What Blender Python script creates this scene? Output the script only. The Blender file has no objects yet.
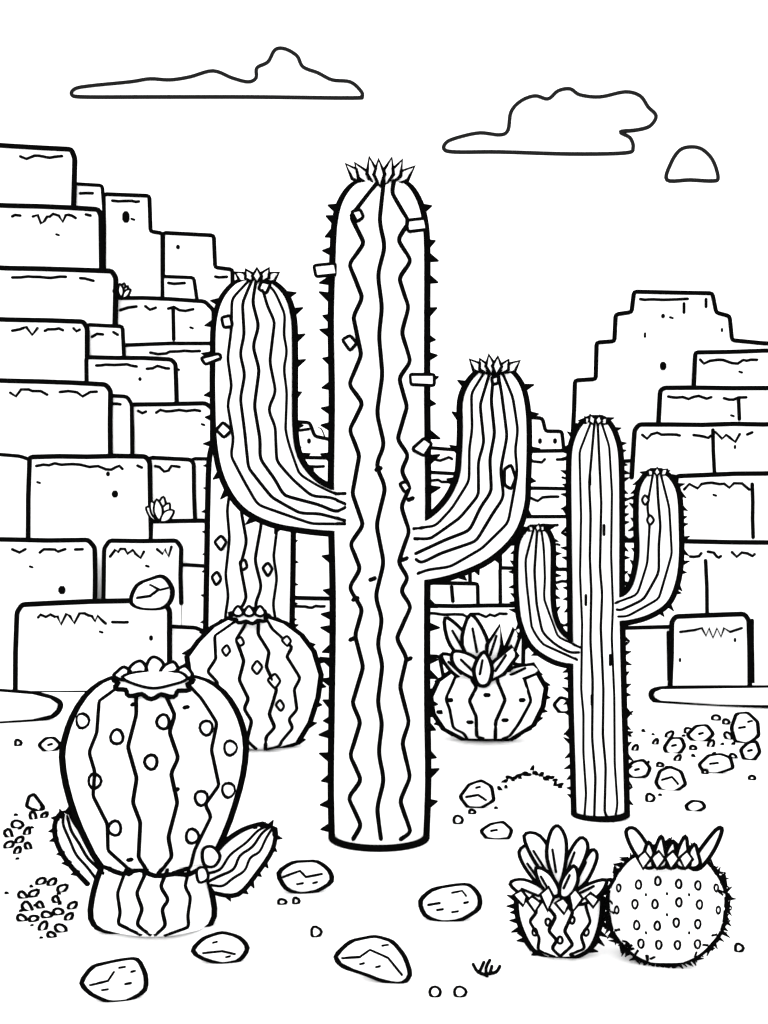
import bpy, math, random
from mathutils import Vector, Matrix
from mathutils.bvhtree import BVHTree
random.seed(7)
F=1100.0; H=1.6; C=Vector((0,0,H)); INK=1.42
scene=bpy.context.scene
def ray(px,py): return Vector(((px-384)/F,1.0,-(py-512)/F))
def gd(py): return H*F/(py-512)

# ---------------- materials ----------------
def paper(name,a,b,scale=6,rough=0.9):
    m=bpy.data.materials.new(name); m.use_nodes=True; nt=m.node_tree
    bs=nt.nodes["Principled BSDF"]; bs.inputs["Roughness"].default_value=rough
    bs.inputs["Specular IOR Level"].default_value=0.0
    tc=nt.nodes.new("ShaderNodeTexCoord"); n=nt.nodes.new("ShaderNodeTexNoise"); n.inputs["Scale"].default_value=scale
    r=nt.nodes.new("ShaderNodeValToRGB")
    r.color_ramp.elements[0].color=(a,a,a,1); r.color_ramp.elements[1].color=(b,b,b,1)
    nt.links.new(tc.outputs["Object"],n.inputs["Vector"]); nt.links.new(n.outputs["Fac"],r.inputs["Fac"])
    nt.links.new(r.outputs["Color"],bs.inputs["Base Color"]); return m
M_CACT=paper("cactus_white",.9,.93); M_ROCK=paper("stone_white",.9,.93,3); M_GND=paper("sand_white",.9,.93,1)
M_CLOUD=paper("cloud_white",.92,.95,.2); M_INK=paper("ink_black",.001,.002,20,1.0); M_GREY=paper("ink_charcoal",.007,.011,20,1.0)

# ---------------- helpers ----------------
def cat(pts,n=6,closed=False):
    P=[tuple(p) for p in pts]; L=len(P); out=[]
    rng=L if closed else L-1
    for i in range(rng):
        if closed: a,b,c,d=P[(i-1)%L],P[i],P[(i+1)%L],P[(i+2)%L]
        else: a,b,c,d=P[max(i-1,0)],P[i],P[i+1],P[min(i+2,L-1)]
        for k in range(n):
            t=k/n
            out.append(tuple(0.5*(2*b[j]+(c[j]-a[j])*t+(2*a[j]-5*b[j]+4*c[j]-d[j])*t*t+(3*b[j]-a[j]-3*c[j]+d[j])*t**3) for j in range(len(b))))
    if not closed: out.append(P[-1])
    return out
def dens(pts,step=5,closed=False):
    out=[]; P=list(pts)+([pts[0]] if closed else [])
    for a,b in zip(P[:-1],P[1:]):
        l=math.dist(a,b); n=max(1,int(l/step))
        for k in range(n):
            t=k/n; out.append(tuple(a[j]+(b[j]-a[j])*t for j in range(len(a))))
    if not closed: out.append(P[-1])
    return out
def rnd(pts,cut=4,closed=False):
    """soften corners by a fixed small cut"""
    L=len(pts); out=[]
    for i,p in enumerate(pts):
        if not closed and i in(0,L-1): out.append(p); continue
        a=pts[(i-1)%L]; b=pts[(i+1)%L]
        la=math.dist(a,p) or 1; lb=math.dist(b,p) or 1
        ca=min(cut,la*.4); cb=min(cut,lb*.4)
        A=(p[0]+(a[0]-p[0])*ca/la,p[1]+(a[1]-p[1])*ca/la); B=(p[0]+(b[0]-p[0])*cb/lb,p[1]+(b[1]-p[1])*cb/lb)
        out+= [A,((A[0]+B[0])*.25+p[0]*.5,(A[1]+B[1])*.25+p[1]*.5),B]
    return out
def jit(pts,a=.5): return [(p[0]+random.uniform(-a,a),p[1]+random.uniform(-a,a)) for p in pts]
def slices(poly,n=18):
    """outline -> left/right pairs from top to bottom"""
    ys=[p[1] for p in poly]; y0,y1=min(ys),max(ys); out=[]
    for i in range(n):
        u=(1-math.cos(math.pi*(i+.35)/(n-.3)))/2; y=y0+(y1-y0)*u; xs=[]
        for a,b in zip(poly,poly[1:]+poly[:1]):
            if (a[1]<=y)!=(b[1]<=y): xs.append(a[0]+(y-a[1])/(b[1]-a[1])*(b[0]-a[0]))
        if len(xs)>=2: out.append(((min(xs),y),(max(xs),y)))
    return out

class Obj:
    def __init__(s,name,base_px,base_py,tilt=None,d=None,mats=None,z=0.0,parent=None):
        s.name=name; s.v=[]; s.f=[]; s.m=[]; s.parent=parent
        s.mats=mats or [M_CACT,M_INK]
        s.d=d if d else gd(base_py)
        s.P0=C+ray(base_px,base_py)*s.d
        if d is None: s.P0.z=z
        s.face(base_px,tilt,d is None); s.sf=[]; s.bvh=None
    def face(s,px,tilt,az=True):
        x=(px-384)/F if az else 0
        s.n=Vector((-x,-1,(tilt-512)/F if tilt else 0)).normalized()
    def W(s,p,off=0.0):
        r=ray(*p); q=s.P0+s.n*off; k=s.n.dot(q-C)/s.n.dot(r); return C+r*k
    def px(s,w): return w*s.d/F*INK
    def add(s,vs,fs,mat,solid=False):
        b=len(s.v); s.v+=[tuple(x) for x in vs]; s.f+=[tuple(b+i for i in f) for f in fs]; s.m+=[mat]*len(fs)
        if solid: s.sf+=[tuple(b+i for i in f) for f in fs]; s.bvh=None
    def rings(s,R,mat,solid,closed=False):
        N=len(R[0]); vs=[p for r in R for p in r]; fs=[]; L=len(R)
        for i in range(L if closed else L-1):
            j=(i+1)%L
            for k in range(N):
                k2=(k+1)%N; fs.append((i*N+k,i*N+k2,j*N+k2,j*N+k))
        if not closed:
            fs.append(tuple(range(N))[::-1]); fs.append(tuple((L-1)*N+k for k in range(N)))
        s.add(vs,fs,mat,solid)
    def solid(s,pairs,k=1.0,off=0.0,w=4.5,sub=4,ribs=0,N=32):
        """round body through left/right pairs"""
        D=cat([(*a,*b) for a,b in pairs],sub); R=[]; sh=s.px(w)*.38
        for q in D:
            A=s.W(q[:2],off); B=s.W(q[2:],off); c=(A+B)/2; h=(B-A)/2; l=h.length
            if l<1e-5: h=Vector((1e-4,0,0)); l=1e-4
            h=h*(max(l*.995-sh,l*.15)/l); dp=s.n*h.length*k; ring=[]
            for i in range(N):
                a=2*math.pi*i/N; g=1-(.02*(1-abs(math.cos(a)))*(1+math.cos(ribs*a)) if ribs else 0)
                ring.append(c+h*math.cos(a)*g+dp*math.sin(a)*g)
            R.append(ring)
        s.rings(R,0,True)
        return D
    def tube(s,P,r,closed=False,mat=1,taper=None,sides=6):
        Q=[P[0]]
        for p in P[1:]:
            if (p-Q[-1]).length>1e-5: Q.append(p)
        if closed and (Q[0]-Q[-1]).length<1e-5: Q.pop()
        if len(Q)<2: return
        L=len(Q); R=[]; pa=Vector((1,0,0))
        for i,p in enumerate(Q):
            a=Q[(i-1)%L] if closed or i>0 else p; b=Q[(i+1)%L] if closed or i<L-1 else p
            t=(b-a)
            if t.length<1e-6: t=Vector((0,0,1))
            t.normalize(); v=(p-C).normalized(); x=t.cross(v)
            if x.length<.05: x=pa
            x=x.normalized(); y=t.cross(x).normalized(); pa=x
            rr=r if taper is None else r*(1-(1-taper)*i/(L-1))
            R.append([p+x*rr*math.cos(2*math.pi*k/sides)+y*rr*math.sin(2*math.pi*k/sides) for k in range(sides)])
        if not closed:
            t=(Q[0]-Q[1]).normalized(); R.insert(0,[Q[0]+(p-Q[0])*.5+t*r*.7 for p in R[0]])
            t=(Q[-1]-Q[-2]).normalized(); re=r if taper is None else r*taper
            R.append([Q[-1]+(p-Q[-1])*.5+t*re*.7 for p in R[-1]])
        s.rings(R,mat,False,closed)
    def line(s,pts,w=3,off=0.0,closed=False,taper=None):
        s.tube([s.W(p,off) for p in pts],s.px(w)/2,closed,1,taper)
    def hit(s,p):
        if s.bvh is None: s.bvh=BVHTree.FromPolygons([Vector(x) for x in s.v],s.sf)
        h=s.bvh.ray_cast(C,ray(*p).normalized()); return h[0]
    def surf(s,pts,w=3,closed=False,mirror=True,taper=None):
        pts=dens(pts,4,closed); run=[]; runs=[]
        for p in pts:
            h=s.hit(p)
            if h is None or (run and (h-run[-1]).length>s.px(34)):
                if len(run)>1: runs.append(run)
                run=[h] if h is not None else []
            else: run.append(h)
        full=closed and not runs
        if len(run)>1: runs.append(run)
        for r in runs:
            s.tube(r,s.px(w)/2,full,1,taper)
            if mirror: s.tube([p-s.n*2*(p-s.P0).dot(s.n) for p in r],s.px(w)/2,full,1,taper)
    def outline(s,D,w=4.5,top=True,bottom=False,off=0.0):
        Lp=[q[:2] for q in D]; Rp=[q[2:] for q in D]
        if top and bottom: s.line(Lp[::-1]+Rp,w,off,closed=True)
        elif top: s.line(Lp[::-1]+Rp,w,off)
        else: s.line(Lp,w,off); s.line(Rp,w,off)
    def rib(s,D,t,amp=3,per=30,w=3,a=0.0,b=1.0,wob=.45,mirror=True,soft=6):
        out=[]; acc=0; nxt=0; sg=1; L=len(D); i0=int(a*(L-1)); i1=int(b*(L-1)); last=None
        mids=[((q[0]+(q[2]-q[0])*t),(q[1]+(q[3]-q[1])*t),q[2]-q[0],q[3]-q[1]) for q in D[i0:i1+1]]
        mids=dens(mids,3)
        for q in mids:
            if last is not None: acc+=math.dist(q[:2],last)
            last=q[:2]
            if acc>=nxt or q is mids[-1] or not out:
                l=math.hypot(q[2],q[3]) or 1; o=amp*sg*random.uniform(1-wob,1+wob)*min(1,l/40); sg=-sg
                out.append((q[0]+q[2]/l*o,q[1]+q[3]/l*o)); nxt=acc+per*.5*random.uniform(.5,1.5)
        if len(out)>1: s.surf(cat(rnd(out,soft),2),w,mirror=mirror)
    def prism(s,poly,off=0.02,th=.03,w=3,ink=True):
        n=len(poly); A=[s.W(p,off) for p in poly]; B=[p-s.n*th for p in A]
        fs=[tuple(range(n)),tuple(range(2*n-1,n-1,-1))]+[(i,i+n,(i+1)%n+n,(i+1)%n) for i in range(n)]
        s.add(A+B,fs,0,True)
        if ink: s.tube([p for p in A],s.px(w)/2,True)
    def tab(s,poly,w=3,th=.03):
        cx=sum(p[0] for p in poly)/len(poly); cy=sum(p[1] for p in poly)/len(poly)
        h=[s.hit(p) for p in poly+[(cx,cy)]]; o=[(q-s.P0).dot(s.n) for q in h if q is not None]
        off=max(o)+.004 if o else 0.0
        s.prism(rnd([(cx+(x-cx)*1.12,cy+(y-cy)*1.12) for x,y in poly],2,True),off,th,w)
    def leaf(s,poly,off=0.0,k=.5,w=3.5,mid=None,smooth=True):
        P=cat(poly,4,True) if smooth else poly
        s.solid(slices(P,12),k,off,w,sub=1,N=16); s.line(P,w,off,closed=True)
        if mid: s.line(mid,2,off+s.px(4))
    def thorn(s,p,dx,dy,w=6,off=0.0):
        s.line([p,(p[0]+dx*.5,p[1]+dy*.5),(p[0]+dx,p[1]+dy)],w,off,taper=.2)
    def ring(s,q,k,w):
        A=s.W(q[:2]);B=s.W(q[2:]); c=(A+B)/2; h=(B-A)/2
        s.tube([c+h*math.cos(a)+s.n*h.length*k*math.sin(a)+Vector((0,0,.012)) for a in [2*math.pi*i/40 for i in range(40)]],s.px(w)/2,True)
    def done(s):
        me=bpy.data.meshes.new(s.name); me.from_pydata(s.v,[],s.f)
        for m in s.mats: me.materials.append(m)
        me.polygons.foreach_set("material_index",s.m); me.update(); me.validate()
        o=s.P0.copy()
        if s.parent: o=Vector((0,0,0))
        me.transform(Matrix.Translation(-o))
        ob=bpy.data.objects.new(s.name,me); ob.location=o; scene.collection.objects.link(ob)
        if s.parent: ob.parent=s.parent
        return ob

# ---------------- ground ----------------
me=bpy.data.meshes.new("desert_ground"); S=600
me.from_pydata([(-S,-30,0),(S,-30,0),(S,S,0),(-S,S,0)],[],[(0,1,2,3)]); me.materials.append(M_GND)
scene.collection.objects.link(bpy.data.objects.new("desert_ground",me))

# ---------------- clouds ----------------
def cloud(poly,d=60,w=2.9):
    o=Obj("cloud",sum(p[0] for p in poly)/len(poly),sum(p[1] for p in poly)/len(poly),d=d,mats=[M_CLOUD,M_GREY])
    P=cat(poly,5,True); o.prism(P,0,2.0,w); o.done()
cloud([(72,95),(75,89),(90,86),(130,82),(150,79),(170,80),(190,77),(213,71),(232,78),(248,82),(256,78),(257,68),(268,62),(275,50),(285,49),(297,56),(303,67),(318,73),(332,80),(350,82),(360,90),(362,96),(352,98),(250,97),(150,97),(85,97)])
cloud([(444,149),(447,142),(460,137),(480,133),(500,135),(508,130),(511,112),(521,101),(535,96),(548,99),(558,91),(570,89),(580,95),(600,97),(625,92),(640,96),(648,107),(656,116),(650,126),(637,130),(620,132),(630,138),(633,148),(625,153),(570,154),(500,152),(455,152)],62)
cloud([(667,180),(671,163),(680,150),(692,147),(703,150),(713,161),(718,178),(712,181),(690,180)],58)

# ---------------- stone cliffs ----------------
cliff=bpy.data.objects.new("stone_block_cliff",None); scene.collection.objects.link(cliff); cnt=[0]
def block(poly,d,w=3.6,cracks=(),dots=(),verts=(),openb=True,th=.34):
    """poly: upper outline from lower left over the top to lower right; body reaches the ground"""
    cnt[0]+=1; o=Obj("block_%d"%cnt[0],poly[0][0],512,d=d,mats=[M_ROCK,M_INK],parent=cliff)
    w*=.93
    A=[o.W(p) for p in rnd(poly,2.5)]
    A=[Vector((A[0].x,d,0))]+A+[Vector((A[-1].x,d,0))]
    cx=(A[0].x+A[-1].x)/2; n=len(A)
    B=[Vector((p.x+(.09 if p.x<cx else -.09),d+th,p.z-(.03 if p.z>0 else 0))) for p in A]
    fs=[tuple(range(n)),tuple(range(2*n-1,n-1,-1))]+[(i,i+n,(i+1)%n+n,(i+1)%n) for i in range(n)]
    o.add(A+B,fs,0)
    o.line(rnd(jit(dens(poly,28),.6),2.5),w,closed=False)
    bl=[poly[-1],poly[0]]
    if not openb: o.line(jit(dens(bl,22),.5),w)
    for c in cracks: crack(o,*c)
    for c in dots: dot(o,*c)
    for (x,y,y2) in verts: o.line(jit(dens([(x,y),(x+1,y2)],18),.5),2.8,.004)
    T=[B[i] for i in range(1,n-1)]; o.tube(T,o.px(2.0)/2)
    o.done()
def crack(o,x0,x1,y,a=4,step=6):
    x=x0; pts=[]
    while x<x1:
        pts.append((x,y+random.uniform(-a*.3,a)*(1 if random.random()<.6 else .2)))
        x+=step*random.uniform(.5,1.5)
        if random.random()<.12 and len(pts)>2: 
            o.line(pts,2.2,.004); pts=[]; x+=random.uniform(3,9)
    if len(pts)>1: o.line(pts,2.2,.004)
    if random.random()<.6:
        x=random.uniform(x0,x1); yy=y+random.uniform(9,22); o.line([(x-1.5,yy),(x+1.5,yy+1)],1.8,.004)
def dot(o,x,y,rx=2,ry=3):
    o.line([(x,y-ry*.6),(x,y+ry*.6)],rx*1.9,.004)
block([(-40,210),(-40,143),(8,146),(72,150),(75,158),(74,210)],11.9,4.2,cracks=[(20,68,156,3)])
block([(70,210),(75,184),(102,186),(104,210)],11.95,3,cracks=[(80,100,193,3)])
block([(104,302),(104,194),(150,196),(151,232),(163,233),(163,300)],11.7,3.4,dots=[(126,217,2.8,5)],cracks=[(112,146,201,2)])
block([(163,302),(163,233),(214,236),(215,268),(233,270),(233,305)],11.65,3.4,dots=[(178,247,1.5,1.5)],cracks=[(215,232,277,2)])
block([(163,304),(163,277),(194,278),(197,303)],11.5,3,cracks=[(168,190,283,2)])
block([(-40,272),(-40,204),(8,206),(98,209),(101,215),(101,270)],11.6,4.2,cracks=[(12,94,215,9,4)])
block([(-40,325),(-40,266),(8,268),(112,271),(116,278),(115,326)],11.3,4.2,cracks=[(12,108,277,4)])
block([(116,345),(116,298),(172,299),(205,302),(213,310),(213,350)],11.35,3.4,cracks=[(120,205,307,4)],verts=[(173,308,340)])
block([(87,360),(87,325),(122,326),(124,358)],11.05,3.2,cracks=[(92,120,333,4)])
block([(120,410),(124,345),(170,344),(213,343),(213,410)],11.1,3.2,cracks=[(150,208,351,4)])
block([(-40,385),(-40,318),(8,320),(84,322),(87,328),(87,384)],11.0,4,cracks=[(12,82,328,9,4)])
block([(87,405),(87,357),(172,359),(176,364),(177,405)],10.95,3.6,cracks=[(96,170,365,4)],dots=[(140,379,1.3,1.3),(104,386,1.3,1.3)])
block([(132,462),(132,405),(205,403),(212,408),(212,462)],10.75,3.6,cracks=[(138,205,411,4)])
block([(108,458),(109,395),(127,397),(132,404),(132,458)],10.7,3.2,cracks=[(113,128,404,2)])
block([(-40,458),(-40,379),(8,381),(106,384),(111,390),(110,458)],10.65,4,cracks=[(10,106,391,6)])
block([(150,524),(150,457),(190,459),(194,464),(195,524)],10.45,3.4,cracks=[(155,190,466,7,4)])
block([(193,524),(193,459),(215,459),(215,524)],10.5,3,cracks=[])
block([(-40,545),(-40,452),(20,456),(30,460),(28,545)],10.5,3)
block([(28,540),(30,457),(146,456),(150,462),(151,540)],10.35,4,cracks=[(36,146,465,6)],dots=[(115,494,2.5,2),(108,474,1.5,1.5)])
block([(150,570),(151,521),(205,521),(212,525),(212,570)],10.2,3.6)
block([(180,632),(180,565),(210,566),(212,632)],10.15,3)
block([(103,604),(104,548),(110,540),(176,541),(181,547),(181,604)],10.05,3.6,cracks=[(110,174,549,9,4)])
block([(-40,610),(-40,539),(8,540),(88,540),(95,548),(95,604)],10.1,3.8,cracks=[(12,84,549,4)],dots=[(62,590,2.8,2.5)])
block([(168,668),(168,627),(196,628),(206,632),(206,668)],9.85,3.2)
block([(15,693),(17,612),(22,604),(90,601),(162,600),(170,610),(170,668),(170,693)],9.78,4.2,cracks=[(38,108,616,9,4),(112,130,622,2)],dots=[(151,638,1.5,2)],openb=False)
block([(290,445),(292,421),(310,423),(315,436),(330,440),(345,442),(345,460)],10.9,3,dots=[(309,441,1.5,2)],cracks=[(296,312,429,2)])
block([(285,600),(290,457),(345,458),(345,600)],10.7,3,cracks=[(300,328,466,3)],dots=[(312,470,1.5,2)])
block([(285,600),(285,487),(345,488),(345,600)],10.5,3,verts=[(318,490,530)],cracks=[(300,330,497,2)])
block([(285,690),(285,598),(345,599),(345,690)],10.2,3.4,cracks=[(290,328,606,3)])
block([(420,600),(420,447),(458,450),(470,450),(470,600)],10.8,3,cracks=[(430,458,457,4)])
block([(420,600),(420,472),(470,474),(470,600)],10.6,3,cracks=[(430,455,481,5)])
block([(520,455),(522,417),(543,418),(545,431),(562,431),(564,455)],10.9,3.2,dots=[(540,441,1.5,2.2),(555,441,1.5,2.2)])
block([(520,600),(520,451),(572,450),(572,600)],10.7,3.2,cracks=[(530,565,459,4)])
block([(520,600),(520,488),(580,489),(580,600)],10.5,3,cracks=[(530,565,496,7)])
block([(500,600),(500,517),(580,516),(580,600)],10.4,3,cracks=[(530,565,525,5)])
block([(424,690),(424,583),(478,584),(478,690)],10.35,3.2,verts=[(452,586,602)])
block([(424,690),(424,606),(520,605),(524,610),(522,690)],10.2,3.4,cracks=[(430,515,614,3)])
block([(500,690),(500,568),(580,570),(580,690)],10.3,3,cracks=[(540,570,581,3)])
block([(410,690),(410,655),(440,656),(446,690)],10.0,3)
block([(573,440),(575,380),(596,379),(597,343),(614,341),(616,315),(632,312),(634,292),(712,293),(716,313),(730,316),(732,340),(764,343),(800,344),(800,400)],11.9,3.6,dots=[(684,308,1.2,8),(706,303,1.2,7),(663,316,1.5,1.5),(663,366,2.5,3),(645,335,1,3),(722,330,1,2)],cracks=[(640,700,299,1)])
block([(694,392),(695,353),(764,351),(820,350),(820,392)],11.5,3.6,cracks=[(700,760,359,5)])
block([(658,430),(660,391),(664,388),(764,388),(820,388),(820,430)],11.2,3.8,cracks=[(668,750,397,4)],verts=[(738,398,420)])
block([(612,600),(616,462),(640,460),(680,462),(680,600)],11.0,3)
block([(632,478),(635,430),(639,425),(764,424),(820,424),(820,478)],10.9,3.8,cracks=[(642,755,434,8,5)],verts=[(713,430,472)],dots=[(735,447,1,2)])
block([(672,548),(676,476),(764,473),(820,473),(820,548)],10.6,3.8,cracks=[(684,752,484,6)],verts=[(752,484,538)])
block([(620,690),(620,541),(640,540),(764,543),(820,543),(820,690)],10.3,3.8,cracks=[(690,758,552,8,4)],verts=[(706,560,612),(752,620,686)])
block([(620,690),(622,628),(640,627),(672,627),(673,690)],10.2,3.2,verts=[(668,632,680)])
block([(670,689),(672,622),(676,617),(744,614),(749,620),(750,689)],10.0,4,cracks=[],dots=[(735,640,1,2),(680,660,1,2)],openb=False)
o=Obj("crack",700,512,d=9.98,parent=cliff,mats=[M_ROCK,M_INK])
o.line([(680,632),(695,630),(702,628),(706,636),(709,628),(713,638),(717,628),(721,637),(724,628),(730,632),(742,628)],2,.008)
o.done()
def slab(poly,base):
    o=Obj("rock_slab",sum(p[0] for p in poly)/len(poly),base,tilt=base,mats=[M_ROCK,M_INK])
    P=cat(poly,4,True); o.solid(slices(P,10),.25,0,4,sub=1,N=24); o.line(P,4,closed=True); o.done()
slab([(-40,692),(8,692),(40,695),(58,701),(60,708),(52,716),(30,720),(8,721),(-40,722)],722)
slab([(651,694),(660,689),(700,688),(764,688),(830,688),(830,704),(764,705),(720,705),(690,703),(658,701)],706)

# ---------------- rocks ----------------
def rock(poly,marks=(),name="rock",w=3.8,z=0):
    b=max(p[1] for p in poly); sz=max(p[0] for p in poly)-min(p[0] for p in poly)
    o=Obj(name,sum(p[0] for p in poly)/len(poly),b,tilt=b,mats=[M_ROCK,M_INK],z=z)
    if sz<42:
        w=2.9; cx=sum(p[0] for p in poly)/len(poly); cy=sum(p[1] for p in poly)/len(poly)
        poly=[(cx+(x-cx)*random.uniform(.85,1.15),cy+(y-cy)*random.uniform(.85,1.1)) for x,y in poly]
    P=rnd(poly,5 if sz>42 else 1.5,True); o.solid(slices(P,12),.75,0,w,sub=1,N=20); o.line(dens(P,5,True),w,closed=True)
    for m in marks: o.surf(m,2,mirror=False)
    o.done()
def tick(x,y,l=3): return [(x-l,y),(x+l,y-1)]
rock([(277,873),(292,863),(318,862),(330,871),(333,881),(318,890),(300,893),(285,888)],[[(283,877),(300,871),(306,877),(322,874)],tick(300,884),tick(315,883,2)])
rock([(419,901),(432,890),(455,886),(470,885),(480,896),(480,908),(462,919),(440,921),(424,915)],[[(428,905),(440,903)],[(452,893),(462,891),(466,896)],tick(440,910),tick(455,912),tick(466,903,2)])
rock([(334,957),(350,942),(375,937),(393,942),(405,957),(411,975),(403,983),(382,980),(362,972),(342,966)],[[(342,958),(360,957),(370,950),(388,958),(402,975)],tick(362,964,2),tick(378,967,2),tick(385,946,3)])
rock([(191,951),(203,939),(222,933),(240,938),(249,948),(240,960),(222,963),(203,958)],[[(203,953),(222,951),(235,954)],tick(215,943,2),tick(228,957,2)])
rock([(80,983),(92,967),(120,961),(138,959),(146,975),(146,990),(128,1000),(108,1001),(90,993)],[[(90,985),(108,981),(114,972)],tick(105,990),tick(128,984),tick(133,972,2),tick(122,968,3)])
rock([(460,797),(468,785),(482,782),(491,787),(492,800),(482,808),(466,808)],[[(466,797),(478,795),(486,800)],tick(478,788,2)])
rock([(482,831),(490,824),(503,823),(510,830),(508,837),(495,839),(485,837)],[tick(494,831)])
rock([(655,783),(660,771),(670,766),(683,772),(685,784),(675,790),(662,790)],[[(662,780),(672,777),(678,784)]])
rock([(699,765),(708,756),(722,755),(732,758),(731,768),(718,773),(703,772)],[tick(714,764,4)])
rock([(729,728),(737,715),(748,712),(757,722),(759,736),(748,743),(736,740)],[tick(742,728),tick(750,722,2)])
rock([(663,748),(670,739),(682,738),(686,746),(680,752),(668,753)],[tick(674,746,2)])
rock([(689,735),(696,727),(708,726),(713,734),(706,740),(694,741)],[tick(701,734,2)])
rock([(740,750),(748,742),(757,742),(760,752),(754,760),(744,759)],[tick(750,751,2)])
rock([(625,771),(632,762),(644,761),(650,768),(646,776),(632,778)],[tick(637,770,2)])
rock([(685,806),(692,801),(702,802),(705,807),(698,811),(688,811)])
rock([(40,745),(46,739),(55,739),(60,745),(54,751),(45,751)],[tick(50,745,2)])
rock([(554,705),(560,698),(568,699),(570,712),(560,713)])
rock([(26,806),(29,797),(34,795),(44,808),(36,811)])
o=Obj("boulder",152,607,d=9.55,mats=[M_ROCK,M_INK]); 
P=cat([(131,600),(137,586),(150,580),(163,577),(172,588),(171,600),(163,607),(148,608),(136,606)],4,True)
o.solid(slices(P,12),.8,0,4,sub=1); o.line(P,3.6,closed=True); o.surf([(137,598),(150,596),(158,590)],2.3,mirror=False); o.surf([(150,585),(160,590),(168,588)],2,mirror=False); o.done()

def blobs(name,items,w=2.4,k=.7,fill=False):
    o=Obj(name,items[0][0],items[0][1]+4,mats=[M_INK if fill else M_ROCK,M_INK])
    base=o.P0.copy()
    for (x,y,rx,ry,an) in items:
        d=gd(y+ry); o.d=d; o.P0=C+ray(x,y+ry)*d; o.P0.z=.0; o.face(x,y)
        lob=random.uniform(0,.18)
        P=[((x+(rx*math.cos(a)*math.cos(an)-ry*math.sin(a)*math.sin(an))*(1+lob*math.cos(3*a))),(y+(rx*math.cos(a)*math.sin(an)+ry*math.sin(a)*math.cos(an))*(1+lob*math.cos(3*a)))) for a in [2*math.pi*i/12 for i in range(12)]]
        o.solid(slices(P,6),k,0,w,sub=1,N=10); o.line(P,w,closed=True)
    o.P0=base; return o.done()
blobs("pebbles",[(650,798,4,4,0),(458,820,4.5,4,0),(316,932,5,5,0),(282,902,4,2.5,0),(296,901,3,3,0),(435,992,5.5,5,0),(460,992,6,5,0),(739,948,4,4,0),(18,743,3,3,0),(472,812,3,2,0),(705,772,2.5,2,0),(726,722,3,2.5,0),(716,718,4,2.5,0),(693,748,3,2,0),(660,765,3,2,0),(752,778,3,2,0)],2.3)
def cluster(cx,cy,sx,sy,n,r=(2.5,5),gap=9):
    out=[]
    tries=0
    while len(out)<n and tries<3000:
        tries+=1
        x=cx+random.uniform(-1,1)*sx; y=cy+random.uniform(-1,1)*sy
        if ((x-cx)/sx)**2+((y-cy)/sy)**2>1: continue
        if any(math.hypot(x-q[0],y-q[1])<gap for q in out): continue
        rr=random.uniform(*r); out.append((x,y,rr,rr*.6,random.uniform(-1.3,1.3)))
    return out
blobs("ground_cover_plant",cluster(46,907,27,29,17,(4,6.5),11),2.5)
blobs("ground_cover_plant",cluster(40,812,10,8,3,(3.5,6))+cluster(18,840,11,17,7,(4,6),10),2.5)
blobs("ground_cover_plant",cluster(690,748,62,28,9,(3,5),12),2.2)
arc=[(500+ i*4.6, 792-20*math.sin(math.pi*(i+1)/15)+random.uniform(-3,3),3.4,1.2,random.uniform(-1.5,1.5)) for i in range(14)]+[(506+i*7,786-13*math.sin(math.pi*i/8)+random.uniform(-2,2),2.2,1,random.uniform(-1.5,1.5)) for i in range(8)]
blobs("ground_cover_plant",arc,1.3,fill=True)
sp=cluster(690,745,68,32,12,(1.2,2))+cluster(40,905,36,34,12,(1.2,2))+cluster(20,835,16,26,7,(1.2,2))+[(284,903,1.6,1.2,0),(660,795,1.4,1,0),(560,787,1.6,1.2,0),(496,808,1.4,1,0)]
blobs("ground_specks",sp,1.2,fill=True)
o=Obj("sprig",487,977)
for q in [[(487,977),(486,968),(490,960)],[(487,975),(478,972),(473,964)],[(487,974),(496,972),(500,966)],[(480,971),(484,962)],[(490,973),(492,966)]]: o.line(cat(q,3),2.5)
o.done()
def tuft(x,y,s,d,name="shrub_tuft"):
    o=Obj(name,x,y,d=d)
    for i in range(6):
        a=-1.1+i*.44; tx=x+math.sin(a)*12*s; ty=y-math.cos(a)*24*s*random.uniform(.7,1)
        mx=(x+tx)/2; my=(y+ty)/2; nx=math.cos(a)*3.5*s; ny=math.sin(a)*3.5*s
        o.leaf([(x,y),(mx-nx,my-ny),(tx,ty),(mx+nx,my+ny)],off=.02*(i%3),w=1.9)
    o.done()
tuft(160,521,1.3,10.15); tuft(122,298,.8,11.2)

# ---------------- saguaro (large) ----------------
def seg(Lp,Rp): return list(zip(Lp,Rp))
def spikes(o,D,side,step,l=8,w=6,a=0,b=1,j=.3,dirj=.3):
    pts=[(q[0],q[1]) if side==0 else (q[2],q[3]) for q in D]; cen=[((q[0]+q[2])/2,(q[1]+q[3])/2) for q in D]
    X=dens([(*p,*c) for p,c in zip(pts,cen)],2); X=X[int(a*len(X)):int(b*len(X))]; acc=0; nx=step*.5
    for p,q in zip(X[:-1],X[1:]):
        acc+=math.dist(p[:2],q[:2])
        if acc>nx:
            nx=acc+step*random.uniform(1-j,1+j); dx=p[0]-p[2]; dy=p[1]-p[3]; L=math.hypot(dx,dy) or 1; r=random.uniform(-dirj,dirj)
            dx/=L; dy/=L; ll=l*random.uniform(.8,1.25); o.thorn(p[:2],(dx-dy*r)*ll,(dy+dx*r)*ll,w*.85)
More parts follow.
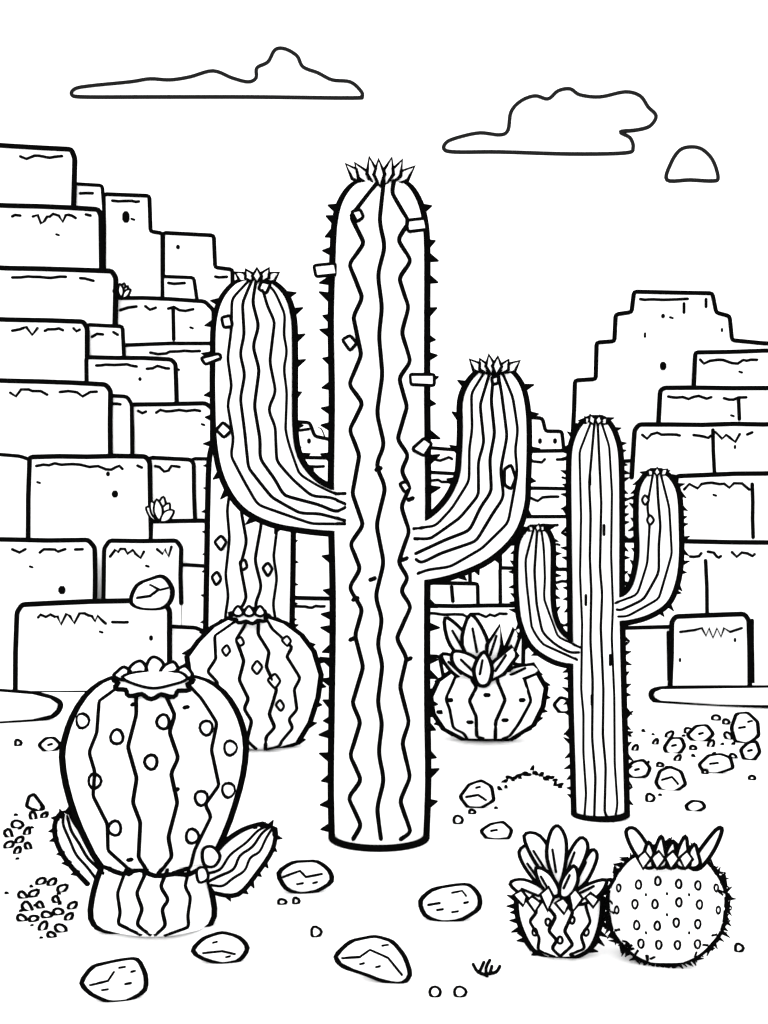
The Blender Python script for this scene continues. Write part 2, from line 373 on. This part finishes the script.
def crown(o,cx,cy,wd,ht,n=6,w=3.6,off=0.0):
    """ring of pointed bracts on a stem tip"""
    order=sorted(range(n),key=lambda i:-abs(i-(n-1)/2))
    for c,i in enumerate(order):
        u=(i-(n-1)/2)/((n-1)/2); tx=cx+u*wd/2+random.uniform(-2,2); ty=cy-ht*(1-.3*abs(u)**2)*random.uniform(.8,1.1); bx=cx+u*wd*.22; by=cy+ht*.1*(1-abs(u))
        L=math.hypot(tx-bx,ty-by); nx=-(ty-by)/L; ny=(tx-bx)/L; b=wd/n*.55
        mx=bx+(tx-bx)*.45; my=by+(ty-by)*.45
        o.leaf([(bx,by),(mx-nx*b,my-ny*b),(tx,ty),(mx+nx*b,my+ny*b)],off=off+.012*c,w=w,smooth=False)
o=Obj("saguaro_cactus",380,839)
Lp=[(362,181),(350,188),(340,203),(335,222),(333,250),(331,320),(332,400),(331,500),(333,600),(332,700),(331,780),(332,839)]
Rp=[(400,181),(411,188),(420,203),(425,222),(427,250),(427,320),(427,400),(428,500),(427,600),(427,700),(428,780),(426,839)]
aL=[(245,280),(232,286),(220,302),(214,325),(213,360),(213,400),(215,445),(223,480),(241,508),(270,524),(305,531),(335,534),(352,536)]
aR=[(264,280),(276,285),(288,298),(294,320),(295,350),(295,385),(295,420),(297,445),(303,462),(314,476),(325,484),(338,488),(352,490)]
bR=[(502,367),(513,373),(523,388),(528,412),(529,445),(528,480),(526,508),(515,536),(490,560),(458,575),(430,582),(410,584)]
bL=[(485,367),(476,373),(466,385),(460,402),(460,430),(459,455),(457,475),(449,494),(438,508),(428,516),(418,520),(408,521)]
D=o.solid(seg(Lp,Rp),.85,w=5,ribs=16); DA=o.solid(seg(aL,aR),.85,w=5); DB=o.solid(seg(bL,bR),.85,w=5)
o.outline(D,5.2); o.outline(DA,4.9); o.outline(DB,4.9)
o.ring(D[-1],.85,5.2)
o.rib(D,.26,5,50,3.5,.02,1,.6,soft=5); o.rib(D,.51,3.5,56,3.3,.02,1,.7,soft=8); o.rib(D,.76,5,46,3.5,.02,1,.6,soft=5)
for t,a in((.2,2),(.36,2),(.53,2.5),(.72,3),(.88,1.2)): o.rib(DA,t,a,52,2.6,.02,.96)
for t,a in((.16,1.5),(.32,2),(.48,2.5),(.64,2),(.82,1.5)): o.rib(DB,t,a,52,2.6,.02,.97)
for s_ in(0,1): spikes(o,D,s_,23,10,9.5,.03,.99,.5,.5)
spikes(o,DA,0,28,9,8,.05,.85,.4,.5); spikes(o,DA,1,24,9,8,.05,.75,.4,.5); spikes(o,DB,0,26,9,8,.05,.75,.4,.5); spikes(o,DB,1,26,9,8,.05,.9,.4,.5)
for x,y,dx in [(410,500,0),(404,560,0),(372,580,0),(355,600,0),(408,660,0),(352,640,0),(378,470,0)]:
    o.surf([(x-2,y),(x+3,y-2)],3.4,mirror=True)
for t in [[(407,221),(424,219),(426,229),(409,231)],[(315,266),(334,264),(336,274),(317,276)],[(343,340),(350,336),(356,343),(350,350)],[(411,375),(433,375),(433,385),(412,384)],[(413,449),(424,439),(431,444),(424,455)],[(352,212),(360,210),(363,217),(357,221)],[(400,484),(406,482),(410,488),(405,492)],
          [(217,430),(223,423),(231,430),(224,437)],[(202,358),(218,354),(221,358),(206,364)],[(222,318),(230,316),(232,326),(224,327)],[(262,282),(270,284),(266,293),(259,289)],
          [(505,470),(511,466),(515,478),(511,488),(505,484)],[(492,378),(498,376),(498,383),(493,384)]]: o.tab(t,2.5)
crown(o,380,184,70,27,7,2.9,.06); crown(o,257,281,42,14,5,2.7,.04); crown(o,494,373,52,18,6,2.7,.05)
o.done()

# ---------------- column cactus behind ----------------
o=Obj("column_cactus",249,722)
Lp=[(236,432),(218,440),(210,455),(208,500),(207,560),(206,620),(205,680),(205,722)]; Rp=[(262,432),(282,440),(290,455),(293,500),(293,560),(292,620),(292,680),(292,722)]
D=o.solid(seg(Lp,Rp),.9,w=4.5); o.outline(D,4.4,bottom=True)
for t,a in((.24,1.5),(.42,3.5),(.6,3.5),(.8,2)): o.rib(D,t,a,48,2.5,.02,1)
spikes(o,D,0,20,5,5,.1,1); spikes(o,D,1,20,5,5,.1,1)
for t in [[(215,542),(221,536),(226,542),(221,550)],[(263,568),(268,563),(272,569),(268,576)],[(212,577),(217,572),(221,579),(216,585)],[(240,562),(245,560),(247,567),(242,570)]]: o.tab(t,2.3)
o.done()

# ---------------- small saguaro ----------------
o=Obj("saguaro_cactus",597,816)
Lp=[(590,418),(581,424),(573,438),(569,460),(569,520),(570,600),(571,700),(573,770),(574,816)]; Rp=[(602,418),(610,424),(617,438),(621,460),(622,520),(622,600),(624,700),(626,770),(627,816)]
D=o.solid(seg(Lp,Rp),.8,w=4.6)
rR=[(661,471),(671,478),(679,494),(681,525),(681,560),(677,585),(668,604),(650,616),(630,622),(612,624)]; rL=[(651,471),(643,478),(637,492),(636,520),(637,550),(635,568),(631,583),(625,592),(618,595),(610,596)]
lL=[(531,528),(523,533),(517,547),(516,575),(517,600),(520,622),(530,645),(548,659),(565,665),(585,667)]; lR=[(543,528),(549,533),(553,546),(553,575),(553,598),(555,615),(560,628),(567,636),(575,640),(588,641)]
DR=o.solid(seg(rL,rR),.85,w=4.4); DL=o.solid(seg(lL,lR),.85,w=4.4)
for d_ in(D,DR,DL): o.outline(d_,4.6)
o.ring(D[-1],.8,4.6)
for t in(.22,.4,.6,.8): o.rib(D,t,.8,90,2.1,.02,1)
for d_ in(DR,DL):
    for t in(.28,.52,.76): o.rib(d_,t,.8,60,2.1,.03,.97)
for d_ in(D,DR,DL):
    for s_ in(0,1): spikes(o,d_,s_,10,7,5.5,.0,.97 if d_ is D else .82,.5,.8)
crown(o,596,424,26,10,4,2.2,.03); crown(o,657,475,18,8,3,2,.03); crown(o,537,531,16,7,3,2,.03)
for x,y in [(645,500),(650,520)]: o.tab([(x-3,y),(x,y-5),(x+4,y),(x,y+5)],1.9)
for x,y in [(590,480),(604,530),(586,600),(610,660),(592,700)]: o.surf([(x,y-5),(x,y+5)],2.3)
for x in range(585,620,7): o.thorn((x,824),random.uniform(-3,3),6,4.4,.1)
o.done()

# ---------------- barrels ----------------
def scallop(cx,cy,rx,ry,n,a=.13,ph=0):
    return [(cx+rx*(1+a*math.cos(n*t+ph))*math.cos(t),cy+ry*(1+a*1.6*math.cos(n*t+ph))*math.sin(t)) for t in [2*math.pi*i/(n*6) for i in range(n*6)]]
def circ(x,y,r,ry=None):
    ry=ry or r; p=random.uniform(0,6); return [(x+r*(1+.05*math.cos(3*a+p))*math.cos(a),y+ry*(1+.05*math.cos(3*a+p))*math.sin(a)) for a in [2*math.pi*i/12 for i in range(12)]]
o=Obj("barrel_cactus",153,930,tilt=785)
st=seg([(104,862),(97,880),(92,900),(91,918),(100,928),(125,934)],[(206,862),(209,880),(213,900),(214,916),(205,928),(180,935)])
Ds=o.solid(st,.85,w=4.5,sub=2)
Lp=[(118,677),(100,684),(84,698),(72,718),(65,738),(62,757),(66,785),(75,815),(86,840),(100,864),(122,875)]
Rp=[(190,677),(208,682),(224,693),(236,710),(243,728),(246,748),(243,775),(235,805),(224,835),(209,862),(188,873)]
Db=o.solid(seg(Lp,Rp),.92,w=5.5,sub=2)
o.outline(Ds,4.6,top=False); o.line(cat([(96,926),(110,931),(125,934),(152,936),(180,935),(195,931),(209,926)],4),5); o.outline(Db,4.9)
o.surf(cat([(100,864),(122,874),(140,870),(155,876),(175,874),(190,874),(209,862)],3),3.5,mirror=True)
for t,a in((.16,4),(.38,3),(.61,3),(.84,4)): o.rib(Db,t,a,46,3.2,.02,1,soft=4)
for t in(.22,.4,.6,.8): o.rib(Ds,t,3,30,2.9,.1,1,soft=4)
for x,y in [(83,721),(117,737),(163,722),(206,728),(95,781),(151,762),(201,798),(115,828),(192,836),(228,790),(230,748)]: o.surf(circ(x,y,6.3,7.3),2.6,closed=True)
for x,y in [(134,705),(186,708),(176,790),(130,860)]: o.surf([(x-2,y),(x+2,y-1)],3.4)
pl=seg([(60,814),(55,825),(57,842),(68,862),(88,884)],[(72,812),(82,822),(96,838),(108,853),(118,865)])
pr=seg([(262,824),(243,830),(225,842),(211,858),(200,868)],[(276,830),(272,850),(257,873),(238,894),(216,893)])
Dl=o.solid(pl,.8,off=-.05,w=4); Dr=o.solid(pr,.8,off=.02,w=4); o.outline(Dl,4.2,off=-.05); o.outline(Dr,4.2,bottom=True,off=.02)
for t in(.3,.5,.7): o.rib(Dl,t,1,30,2.3,mirror=False); o.rib(Dr,t,2,26,2.3,mirror=False)
spikes(o,Dl,0,12,6,6); spikes(o,Dr,1,14,6,6)
o.leaf([(203,850),(212,847),(220,856),(214,866),(204,864)],off=.16,w=2.7); o.leaf([(197,870),(205,868),(208,878),(199,882)],off=.2,w=2.4)
for x,y in [(262,828),(270,826),(274,834),(256,830)]: o.thorn((x,y),random.uniform(-3,5),-6,5,.03)
for x,y in [(62,816),(68,812),(74,814)]: o.thorn((x,y),random.uniform(-3,3),-7,5)
P=scallop(153,682,38,15,11,.09,1); o.prism(P,.27,.3,3.4)
for (x,h) in ((124,667),(138,661),(155,657),(170,662),(183,666)): o.leaf([(x-10,676),(x-7,h+5),(x+random.uniform(-3,3),h),(x+8,h+6),(x+9,676),(x,680)],off=.285+random.uniform(0,.01),w=2.7,k=.2)
o.leaf([(122,677),(140,672),(156,675),(178,672),(187,679),(170,685),(153,688),(135,684)],off=.31,w=2.5,k=.1)
o.done()

o=Obj("barrel_cactus",256,748,tilt=680)
Lp=[(230,618),(212,628),(198,642),(187,657),(190,678),(198,700),(209,720),(221,738),(238,748)]
Rp=[(268,618),(286,624),(302,636),(314,652),(321,675),(318,697),(310,722),(298,742),(276,749)]
D=o.solid(seg(Lp,Rp),.92,w=4.4,sub=1); o.outline(D,4.4,bottom=True)
for t,a in((.18,4),(.4,4),(.62,4),(.82,4)): o.rib(D,t,a,32,2.8,.02,1,soft=3)
spikes(o,D,0,20,7,7); spikes(o,D,1,20,7,7)
for t in [[(252,668),(257,661),(262,667),(257,674)],[(268,680),(275,674),(280,681),(275,688)],[(222,650),(227,645),(230,651),(226,656)],[(282,640),(287,636),(291,641),(287,646)],[(236,640),(241,637),(244,643),(240,646)],[(276,705),(280,700),(284,706),(281,711)]]: o.tab(t,2)
P=scallop(249,616,19,6.5,9,.12); o.prism(P,.3,.3,2.7)
for x in (238,249,260): o.leaf([(x-5,613),(x,606),(x+5,613),(x,616)],off=.32,w=2.2,k=.2)
o.done()

o=Obj("rosette_cactus",487,741,tilt=700)
Lp=[(470,668),(452,672),(438,682),(431,697),(433,713),(443,728),(462,738)]; Rp=[(505,664),(522,666),(538,674),(546,688),(543,706),(534,724),(512,738)]
D=o.solid(seg(Lp,Rp),.9,w=4.2,sub=1); o.outline(D,4.2,bottom=True)
for t,a in((.14,2),(.36,3),(.62,3),(.86,2)): o.rib(D,t,a,28,2.8,.02,1,soft=3)
spikes(o,D,0,13,6,6); spikes(o,D,1,13,6,6)
for x,y in [(450,700),(487,695),(522,700),(470,722),(505,720),(440,712)]: o.surf([(x-2,y),(x+2,y)],3.2)
for i,l in enumerate([[(470,682),(452,672),(441,655),(456,657),(474,668)],[(500,680),(512,668),(534,664),(540,672),(520,680)],[(474,668),(450,645),(445,618),(462,630),(478,652)],[(495,668),(505,650),(514,628),(520,636),(512,660)],[(480,668),(462,645),(470,615),(484,632),(490,655)],[(486,668),(487,645),(500,625),(502,645),(495,668)],[(484,682),(456,668),(453,652),(472,656),(490,672)],[(488,682),(490,665),(512,646),(518,655),(504,674)],[(478,684),(474,668),(484,652),(492,668),(488,684)]]):
    m=[((l[0][0]*.7+l[2][0]*.3),(l[0][1]*.7+l[2][1]*.3)),((l[0][0]*.25+l[2][0]*.75),(l[0][1]*.25+l[2][1]*.75))]
    o.leaf(l,off=.2+.02*i,k=.3,w=2.9,mid=m,smooth=False if i%2 else True)
o.done()

o=Obj("agave_cactus",560,957,tilt=900)
Lp=[(530,888),(518,896),(517,912),(522,930),(532,948),(545,956)]; Rp=[(590,888),(601,896),(602,912),(598,932),(590,948),(576,956)]
D=o.solid(seg(Lp,Rp),.9,w=4.2); o.outline(D,4.4,bottom=True)
for t in(.17,.39,.62,.84): o.rib(D,t,4,26,2.8,.05,1,soft=3)
spikes(o,D,0,7,8,6,.0,1,.4,.9); spikes(o,D,1,7,8,6,0,1,.4,.9)
for (x,y) in ((548,922),(572,920),(535,932),(586,932),(560,940)): o.surf(circ(x,y,2.5,3.5),2.1,closed=True)
for i,l in enumerate([[(546,890),(528,872),(519,852),(532,846),(548,868)],[(572,890),(580,868),(592,850),(597,858),(586,882)],[(555,885),(535,862),(524,836),(540,836),(556,862)],[(562,885),(566,860),(580,838),(588,848),(576,876)],[(558,885),(547,858),(550,834),(558,826),(566,840),(565,866)],[(548,900),(528,898),(510,884),(524,880),(545,890)],[(566,900),(585,886),(606,880),(600,894),(582,904)],[(552,896),(540,884),(536,868),(550,874),(560,892)],[(560,896),(562,880),(574,866),(578,880),(570,896)]]):
    m=[((l[0][0]*.75+l[2][0]*.25),(l[0][1]*.75+l[2][1]*.25)),((l[0][0]*.3+l[2][0]*.7),(l[0][1]*.3+l[2][1]*.7))]
    o.leaf(l,off=.06+.012*i,k=.3,w=2.9,mid=m)
for i,(x,y,h) in enumerate(((520,900,10),(534,906,10),(547,902,15),(562,908,10),(576,903,14),(592,902,9))): o.leaf([(x-7,y-h*.5),(x+random.uniform(-4,4),y+h*.6),(x+7,y-h*.3),(x+random.uniform(-2,4),y-h)],off=.19+.01*(i%2),w=2.6,k=.3,smooth=False)
o.done()

o=Obj("spiny_globe_cactus",667,966,tilt=905)
n=14; Lp=[];Rp=[]
for i in range(n):
    a=math.pi*(.1+.8*i/(n-1)); w_=60+random.uniform(-1.2,1.2); Lp.append((667-w_*math.sin(a),906-59*math.cos(a))); Rp.append((667+w_*math.sin(a),906-59*math.cos(a)))
D=o.solid(seg(Lp,Rp),.97,w=4); o.outline(D,2.4,bottom=True)
# short tapered bristles crossing the rim at mixed angles, all round
for i in range(150):
    a=2*math.pi*i/150+random.uniform(-.02,.02)
    r=random.uniform(57,62); x=667+r*math.cos(a); y=905+r*.985*math.sin(a); b=a+random.uniform(-1.3,1.3); l=random.uniform(6,10)
    o.thorn((x,y),l*math.cos(b),l*math.sin(b),3.4,.012)
for i in range(70):
    a=random.uniform(-.6,math.pi+.6); r=random.uniform(53,58); x=667+r*math.cos(a); y=905+r*math.sin(a); b=a+random.uniform(-1,1)
    o.surf([(x,y),(x+4.5*math.cos(b),y+4.5*math.sin(b))],2.1,mirror=True)
for r,y in enumerate((884,904,924,942)):
    for c,x0 in enumerate((636,657,678,699)):
        xx=667+(x0-667)*math.cos((y-906)/80)+random.uniform(-2,2); o.surf(circ(xx,y+random.uniform(-3,3),2.8,4.3),1.9,closed=True)
for x,y in [(619,888),(617,910),(716,888),(718,910)]: o.surf(circ(x,y,2,3.5),1.9,closed=True)
for x,y in [(646,894),(667,893),(689,894),(646,932),(667,914),(689,932)]: o.surf([(x,y),(x,y+1.5)],1.9)
for l,f in [([(648,866),(634,852),(626,832),(635,829),(648,846),(654,862)],.17),([(690,866),(700,850),(716,830),(722,830),(714,850),(700,868)],.17)]: o.leaf(l,off=f,k=.4,w=3.1)
for i,(x,h) in enumerate(((649,842),(660,836),(671,841),(683,836),(693,844))): 
    o.leaf([(x-7,864),(x-5,(h+864)/2),(x+random.uniform(-3,3),h),(x+5,(h+864)/2),(x+7,864),(x,868)],off=.19+.01*(i%2),k=.3,w=2.8)
for i,x in enumerate((643,657,671,685)): o.leaf([(x-6,858),(x+2,851),(x+8,859),(x,869)],off=.24,k=.3,w=2.5,smooth=False)
o.done()

# ---------------- camera, light, world ----------------
cam=bpy.data.cameras.new("camera"); co=bpy.data.objects.new("camera",cam); scene.collection.objects.link(co)
co.location=C; co.rotation_euler=(math.radians(90),0,0); cam.sensor_fit='AUTO'; cam.sensor_width=36; cam.lens=F/1024*36; cam.clip_end=2000; cam.clip_start=.05
scene.camera=co
w=bpy.data.worlds.new("World"); scene.world=w; w.use_nodes=True
bg=w.node_tree.nodes["Background"]; bg.inputs[0].default_value=(1,1,1,1); bg.inputs[1].default_value=2.0
sl=bpy.data.lights.new("sun","SUN"); sl.energy=1.2; sl.angle=math.radians(40); so=bpy.data.objects.new("sun",sl); scene.collection.objects.link(so)
so.rotation_euler=(math.radians(50),0,math.radians(-12))
scene.view_settings.view_transform='Standard'; scene.view_settings.look='None'; scene.view_settings.exposure=0
